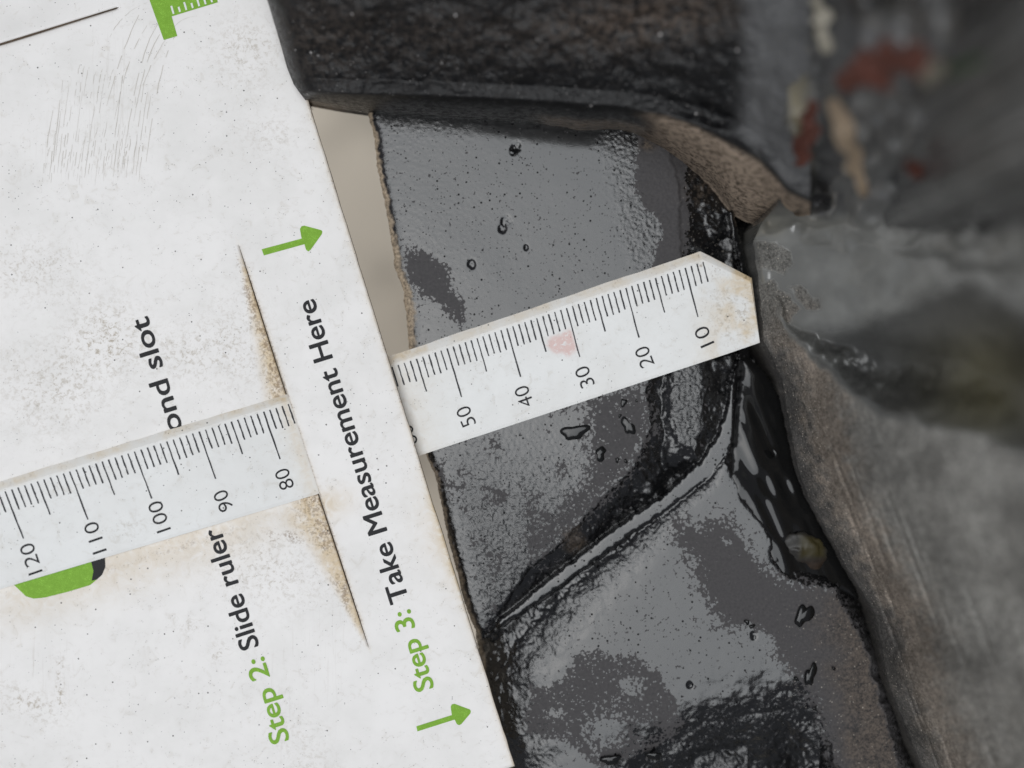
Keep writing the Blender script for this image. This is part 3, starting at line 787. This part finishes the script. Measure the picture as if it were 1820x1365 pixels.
def build_ruler():
    root = empty("ruler", 0, 0, 0)
    tag(root, "white plastic millimetre ruler with yellowed edge passing through the card slot", "ruler")
    us = list(np.arange(137, 7, -.5)) + [7.0]
    rows = []
    for u in us:
        o, i, b = ruler_lines(u); rows.append((o, i, b, float(ruler_zu(u))))
    o7, i7, b7, z7 = rows[-1]
    oe, ie, be = np.array([1336., 494.]), np.array([1333.5, 500.]), np.array([1350.5, 609.])
    for k in range(1, 15):
        t = k / 14
        rows.append((o7 + (oe - o7) * t, i7 + (ie - i7) * t, b7 + (be - b7) * t, 1.15 + (z7 - 1.15) * (1 - t)))
    nx = 34
    PX, PY, Z = [], [], []; face_u = []
    for r, (o, i, b, z) in enumerate(rows):
        line = [(o, z - RT), (o, z - .50), (o + (i - o) * .5, z - .22), (i, z)]
        for k in range(1, nx): line.append((i + (b - i) * k / (nx - 1), z - (.10 if k == nx - 1 else 0)))
        line.append((b, z - RT))
        j = .9 * vnoise(np.array([r / 6.0]), np.array([.5]), 7)[0]
        PX.append([p[0][0] for p in line]); PY.append([p[0][1] + (j if q < 3 else 0) for q, p in enumerate(line)]); Z.append([p[1] for p in line])
    PX = np.array(PX); PY = np.array(PY); Z = np.array(Z); R, C = PX.shape
    x, y, z = un(PX, PY, Z)
    idx = np.arange(R * C).reshape(R, C)
    q = np.stack([idx[:-1, :-1], idx[:-1, 1:], idx[1:, 1:], idx[1:, :-1]], -1).reshape(-1, 4).tolist()
    for r in range(R - 1): q.append([idx[r, C - 1], idx[r, 0], idx[r + 1, 0], idx[r + 1, C - 1]])
    ext = [tuple(idx[0, :]), tuple(idx[-1, ::-1])]
    bev = np.zeros(PX.shape); bev[:, :4] = 1; bev[:, 3] = .45
    n = fbm(PX / 30, PY / 30, 4, 95); n2 = fbm(PX / 9, PY / 9, 3, 96)
    tip = sst(1215, 1330, PX)
    sxr = PX - slot_x(PY)
    yellow = np.clip(bev * (.32 + .4 * n) + .75 * tip * sst(-.35, .35, n + .1) + .35 * sst(-10, 0, PX - edge_x(PY)) * np.exp(-(PX - edge_x(PY)) / 40) + .45 * np.exp(-np.abs(sxr + 10) / 14), 0, 1)
    stain = np.clip(bev * .35 * sst(.05, .5, n2 + n * .6) + .8 * blob(PX, PY, 1265, 480, 26, 16, 20) * sst(-.2, .3, n2) + .6 * blob(PX, PY, 1215, 490, 40, 14, -18) * sst(0, .4, n2) + .3 * tip * sst(.1, .5, n2), 0, 1)
    pk = poly_sd(PX + 3 * n2, PY + 3 * n2, [(970, 612), (985, 598), (1000, 596), (1008, 583), (1018, 590), (1026, 620), (1010, 636), (998, 626), (988, 632)])
    pink = .75 * sst(-3, 4, pk)
    smudge = np.clip(.5 * blob(PX, PY, 1300, 560, 50, 60) + .35 * blob(PX, PY, 220, 940, 50, 20, -17) + .3 * blob(PX, PY, 120, 870, 60, 20, -17), 0, 1)
    me = mesh_raw("strip", np.stack([x.ravel(), y.ravel(), z.ravel()], 1), q, False,
                  {"stain": stain.ravel(), "yellow": yellow.ravel(), "scratch": 0 * bev.ravel(), "smudge": smudge.ravel(), "pink": pink.ravel()}, ext)
    make_obj("strip", me, M_ruler, root)
    # printed scale
    for u in range(7, 135):
        if 62 < u < 76: continue
        o, i, b = ruler_lines(u); d = b - i; d = d / np.hypot(*d)
        s0 = i + d * 5
        L = (90 if u % 10 == 0 else 62 if u % 5 == 0 else 37) + random.Random(u).uniform(-1.5, 1.5)
        w = np.array([-d[1], d[0]]) * 1.25
        pts = []
        nseg = 6
        rr = random.Random(u * 7)
        a_, c_ = [], []
        for k in range(nseg + 1):
            p = s0 + d * L * k / nseg; wob = w * (1 + rr.uniform(-.25, .25)); off = w * rr.uniform(-.25, .25)
            a_.append(p + wob + off); c_.append(p - wob + off)
        P = np.array(a_ + c_[::-1]); zt = ruler_zu(u) + .05
        xx, yy, zz = un(P[:, 0], P[:, 1], np.full(len(P), zt))
        mt = bpy.data.meshes.new("tick_mark")
        mt.from_pydata(np.stack([xx, yy, zz], 1).tolist(), [], [(k, k + 1, 2 * nseg - k, 2 * nseg + 1 - k) for k in range(nseg)]); mt.update()
        make_obj("tick_mark", mt, M_tick, root)
    # numerals: position of the lower (start) end of the baseline and the upper end
    NUM = {10: ((1270, 609), (1256, 577)), 20: ((1164, 647), (1151, 613)), 30: ((1058, 682), (1044, 648)), 40: ((950, 718), (937, 683)), 50: ((847, 752), (833, 719)),
           60: ((744, 786), (731, 753)),
           80: ((524, 864), (511, 830)), 90: ((416, 902), (401, 868)), 100: ((304, 940), (286, 888)), 110: ((190, 978), (172, 925)), 120: ((76, 1015), (58, 963))}
    for k, (S, E) in NUM.items():
        print_text("numeral", str(k), S, E, 26, lambda a, b: ruler_z(a, b), M_black, root, -.006)
    return root
ruler = build_ruler()

# ------------------------------------------------------------------ water drops on the slab
def drop(px, py, rx, ry, ang, h, seed, label):
    nr, na = 9, 40; c, s = math.cos(math.radians(ang)), math.sin(math.radians(ang))
    vs = []
    th = np.linspace(0, 2 * np.pi, na, endpoint=False)
    wob = 1 + .22 * np.sin(2 * th + seed) + .16 * np.sin(3 * th + seed * 2.1) + .10 * np.sin(5 * th + seed * 1.3)
    for k in range(nr):
        r = 1 - k / nr
        lx = rx * r * np.cos(th) * wob - (1 - r) * rx * .30; ly = ry * r * np.sin(th) * wob - (1 - r) * ry * .35
        z = .30 + .38 * h * (1 - r ** 3)
        vs.append(np.stack([px + lx * c - ly * s, py + lx * s + ly * c, np.full(na, z)], 1))
    vs = np.concatenate(vs + [np.array([[px + (-rx * .30) * c - (-ry * .35) * s, py + (-rx * .30) * s + (-ry * .35) * c, .30 + .38 * h]])] + [vs[0] * [1, 1, 0] + [0, 0, -.4]])
    x, y, z = un(vs[:, 0], vs[:, 1], vs[:, 2])
    f = []
    for k in range(nr - 1):
        for i in range(na):
            j = (i + 1) % na; f.append((k * na + i, k * na + na + i, k * na + na + j, k * na + j))
    apex = nr * na; b0 = apex + 1
    for i in range(na):
        f.append((b0 + i, i, (i + 1) % na, b0 + (i + 1) % na))
    me = bpy.data.meshes.new("water_drop")
    tri = [((nr - 1) * na + i, apex, (nr - 1) * na + (i + 1) % na) for i in range(na)]
    me.from_pydata(np.stack([x, y, z], 1).tolist(), [], f + tri + [tuple(b0 + i for i in range(na))]); me.update()
    me.polygons.foreach_set("use_smooth", np.ones(len(me.polygons), bool))
    return tag(make_obj("water_drop", me, M_water), label, "water drop", "water drops on the slab")

drop(1022, 768, 22, 15, -20, .9, 1.0, "largest water drop just under the ruler's lower edge")
drop(1116, 758, 16, 11, 60, .9, 2.2, "forked water drop right of the largest one under the ruler")
drop(1068, 806, 13, 9, -60, .9, 3.1, "small pointed water drop below the largest one under the ruler")
drop(1109, 716, 8, 7, 0, .7, 4.0, "tiny water drop touching the ruler's lower edge")
drop(1429, 1094, 24, 12, -62, 1.0, 5.3, "long water drop on the granular stone below the yellow pebble")
drop(1441, 1200, 20, 9, -80, 1.0, 6.1, "narrow upright water drop nearest the dark crevice at lower right")
drop(1086, 1351, 15, 10, -10, .8, 7.4, "water drop cut by the bottom edge of the picture, left of a smaller one")
drop(1163, 1344, 12, 8, 10, .9, 8.2, "small round water drop near the bottom edge right of the patchy film")
drop(1378, 806, 8, 4, 70, .6, 9.0, "little water drop beside the rock face right of the ridge")

RB = random.Random(3)
for k in range(4, 15):
    if k < 8: x, y = RB.uniform(1390, 1500), RB.uniform(1060, 1330)
    elif k < 13: x, y = RB.uniform(1030, 1145), RB.uniform(700, 830)
    else: x, y = RB.uniform(1180, 1400), RB.uniform(1080, 1240)
    drop(x, y, RB.uniform(2.5, 5.5), RB.uniform(2, 4), RB.uniform(-90, 90), .7, RB.uniform(0, 6), "tiny water bead scattered on the black slab")

# ------------------------------------------------------------------ water standing in the crevice
def puddle():
    P = [(1322, 640), (1352, 660), (1385, 720), (1405, 800), (1425, 880), (1462, 950), (1490, 1000), (1520, 1060), (1490, 1046), (1440, 1040), (1392, 1026), (1372, 1000), (1362, 960), (1342, 925), (1318, 890), (1300, 845), (1308, 770)]
    xs = np.arange(1285, 1530, 2.0); ys = np.arange(625, 1070, 2.0); PY, PX = np.meshgrid(ys, xs, indexing='ij')
    wx = PX + 4 * fbm(PX / 20, PY / 20, 3, 101); wy = PY + 4 * fbm(PX / 20, PY / 20, 3, 102)
    sd = poly_sd(wx, wy, P)
    cl = 1290 + .36 * (PY - 640)
    z = -.9 - .017 * (PX - cl) + .42 * fbm((PX - .4 * PY) / 34, PY / 80, 2, 103) - .9 * np.exp(-np.maximum(sd + 6, 0) / 6.0) - .05 * np.maximum(-sd - 6, 0)
    ok = sd > -8
    idx = np.arange(PX.size).reshape(PX.shape)
    q = np.stack([idx[:-1, :-1], idx[1:, :-1], idx[1:, 1:], idx[:-1, 1:]], -1).reshape(-1, 4)
    keep = ok.ravel()[q].all(1); q = q[keep]
    used = np.unique(q); mp = np.full(PX.size, -1); mp[used] = np.arange(len(used)); q = mp[q]
    x, y, zz = un(PX.ravel()[used], PY.ravel()[used], z.ravel()[used])
    me = mesh_raw("puddle", np.stack([x, y, zz], 1), q, True)
    o = make_obj("puddle", me, M_water)
    md = o.modifiers.new("depth", 'SOLIDIFY'); md.thickness = 2 * MM; md.offset = -1
    tag(o, "black pooled water in the crevice between slab and rock face", "water", kind="stuff")
puddle()

# ------------------------------------------------------------------ pebble lodged in the crevice
def pebble():
    nu, nv = 48, 30; u = np.linspace(0, 2 * np.pi, nu, endpoint=False); v = np.linspace(.02, np.pi - .02, nv)
    U, V = np.meshgrid(u, v)
    n = 1 + .38 * fbm(np.cos(U) * np.sin(V) * 1.7 + 5, np.sin(U) * np.sin(V) * 1.5 + 2, 3, 97)
    X = np.cos(U) * np.sin(V) * 44 * n; Y = np.sin(U) * np.sin(V) * 38 * n; Zz = np.cos(V) * 1.1 * n
    c, s = math.cos(.10), math.sin(.10)
    px = 1427 + X * c - Y * s; py = 984 + X * s + Y * c
    x, y, z = un(px, py, -1.7 + Zz - (py - 984) * .02)
    idx = np.arange(nu * nv).reshape(nv, nu); nx = np.roll(idx, -1, 1)
    q = np.stack([idx[:-1], nx[:-1], nx[1:], idx[1:]], -1).reshape(-1, 4)[:, ::-1]
    yl = .7 * sst(9, -6, np.maximum(np.abs(px - 1444) - 20, np.abs(py - 972) - 17)).ravel()
    me = mesh_raw("pebble", np.stack([x.ravel(), y.ravel(), z.ravel()], 1), q, True, {"yl": yl, "dk": sst(992, 1012, py + .25 * (px - 1427) + 6 * fbm(px / 9, py / 9, 3, 99)).ravel()}, [tuple(idx[0]), tuple(idx[-1][::-1])])
    s_ = NT("mottled_pebble"); nn = s_.noise(1.5, 4, .6)
    m = s_.out(s_.mix(s_.attr("yl"), s_.mix(nn, (.010, .0095, .009, 1), (.042, .039, .035, 1)), (.045, .036, .010, 1)), .35, None, Specular_IOR_Level=.25)
    c_ = s_.mix(s_.attr('dk'), s_.b.inputs['Base Color'].links[0].from_socket, s_.mix(nn, (.008, .006, .005, 1), (.05, .034, .024, 1))); s_.l(c_, s_.b.inputs['Base Color'])
    tag(make_obj("pebble", me, m), "small grey and mustard yellow pebble lodged in the dark crevice", "pebble")
pebble()

# ------------------------------------------------------------------ debris lying on the blurred rock
def scrap(name, path, mat, label, cat, thick=.5, curl=.8, seed=0):
    """path: (px, py, half width px, z mm)"""
    path = [(a, b, w, wall_z(a, b) + 7.0) for a, b, w, _ in path]
    P = np.array(path, float); t0 = np.linspace(0, 1, len(P)); n = 26; t = np.linspace(0, 1, n)
    C4 = [np.interp(t, t0, P[:, i]) for i in range(4)]
    dx = np.gradient(C4[0]); dy = np.gradient(C4[1]); L = np.hypot(dx, dy); nx, ny = -dy / L, dx / L
    m = 9; rows = []
    for top in (1, 0):
        for k in range(m):
            q = (k / (m - 1)) * 2 - 1
            w = C4[2] * (1 + .55 * vnoise(t * 9 + 3 * np.sign(q), t * 0 + np.sign(q), seed)) * q * 1.15
            rows.append(np.stack([C4[0] + nx * w, C4[1] + ny * w, C4[3] + curl * q * q + .5 * vnoise(t * 5, t * 0 + q * 2, seed + 3) - (0 if top else thick)], 1))
    ring = rows[:m] + rows[m:][::-1]
    V = np.concatenate(ring); x, y, z = un(V[:, 0], V[:, 1], V[:, 2]); M = len(ring)
    f = [((k * n + i), (k * n + i + 1), (((k + 1) % M) * n + i + 1), (((k + 1) % M) * n + i)) for k in range(M) for i in range(n - 1)]
    me = mesh_raw(name, np.stack([x, y, z], 1), f, True, None, [tuple(k * n for k in range(M)), tuple(k * n + n - 1 for k in range(M))[::-1]])
    return tag(make_obj(name, me, mat), label, cat)
M_red = mat_simple("red_brown_leaf", (.05, .016, .011, 1), (.15, .048, .032, 1), .35)
M_tan = mat_simple("dry_straw", (.15, .115, .08, 1), (.34, .26, .18, 1), .35)
M_cream = mat_simple("pale_chip", (.14, .13, .10, 1), (.36, .33, .27, 1), .35)
M_leaf = mat_simple("green_leaf", (.02, .05, .015, 1), (.04, .085, .025, 1))
scrap("leaf_scrap", [(1488, 152, 12, 50), (1530, 128, 26, 53), (1575, 112, 30, 55), (1620, 100, 26, 57), (1650, 92, 10, 58)], M_red, "large blurred red brown leaf scrap at the upper right", "leaf", seed=1)
scrap("leaf_scrap", [(1448, 180, 8, 42), (1436, 225, 16, 40), (1428, 262, 14, 38), (1420, 296, 6, 37)], M_red, "small dull red leaf scrap beside the upright tan straw", "leaf", seed=2)
scrap("leaf_scrap", [(1612, 285, 6, 40), (1626, 302, 12, 40), (1636, 318, 5, 40)], M_red, "tiny dark red scrap alone on the grey blurred rock", "leaf", seed=5)
scrap("straw", [(1478, 176, 9, 46), (1500, 235, 15, 44), (1522, 295, 15, 42), (1538, 350, 8, 39)], M_tan, "blurred tan straw lying upright at the right under the red leaf scrap", "straw", seed=3)
scrap("stone_chip", [(1452, -10, 8, 55), (1462, 40, 13, 54), (1466, 95, 9, 52)], M_cream, "pale cream chip at the top edge above the red leaf scrap", "chip", seed=4)
scrap("stone_chip", [(1640, 148, 8, 58), (1660, 128, 15, 59), (1682, 112, 6, 60)], M_cream, "pale cream chip between the red leaf scrap and the green blade", "chip", seed=6)
scrap("grass_blade", [(1682, 132, 2, 62), (1705, 122, 7, 64), (1735, 110, 7, 66), (1772, 96, 1.5, 67)], M_leaf, "blurred dark green grass blade at upper right over the rock", "grass", .3, .4, 7)
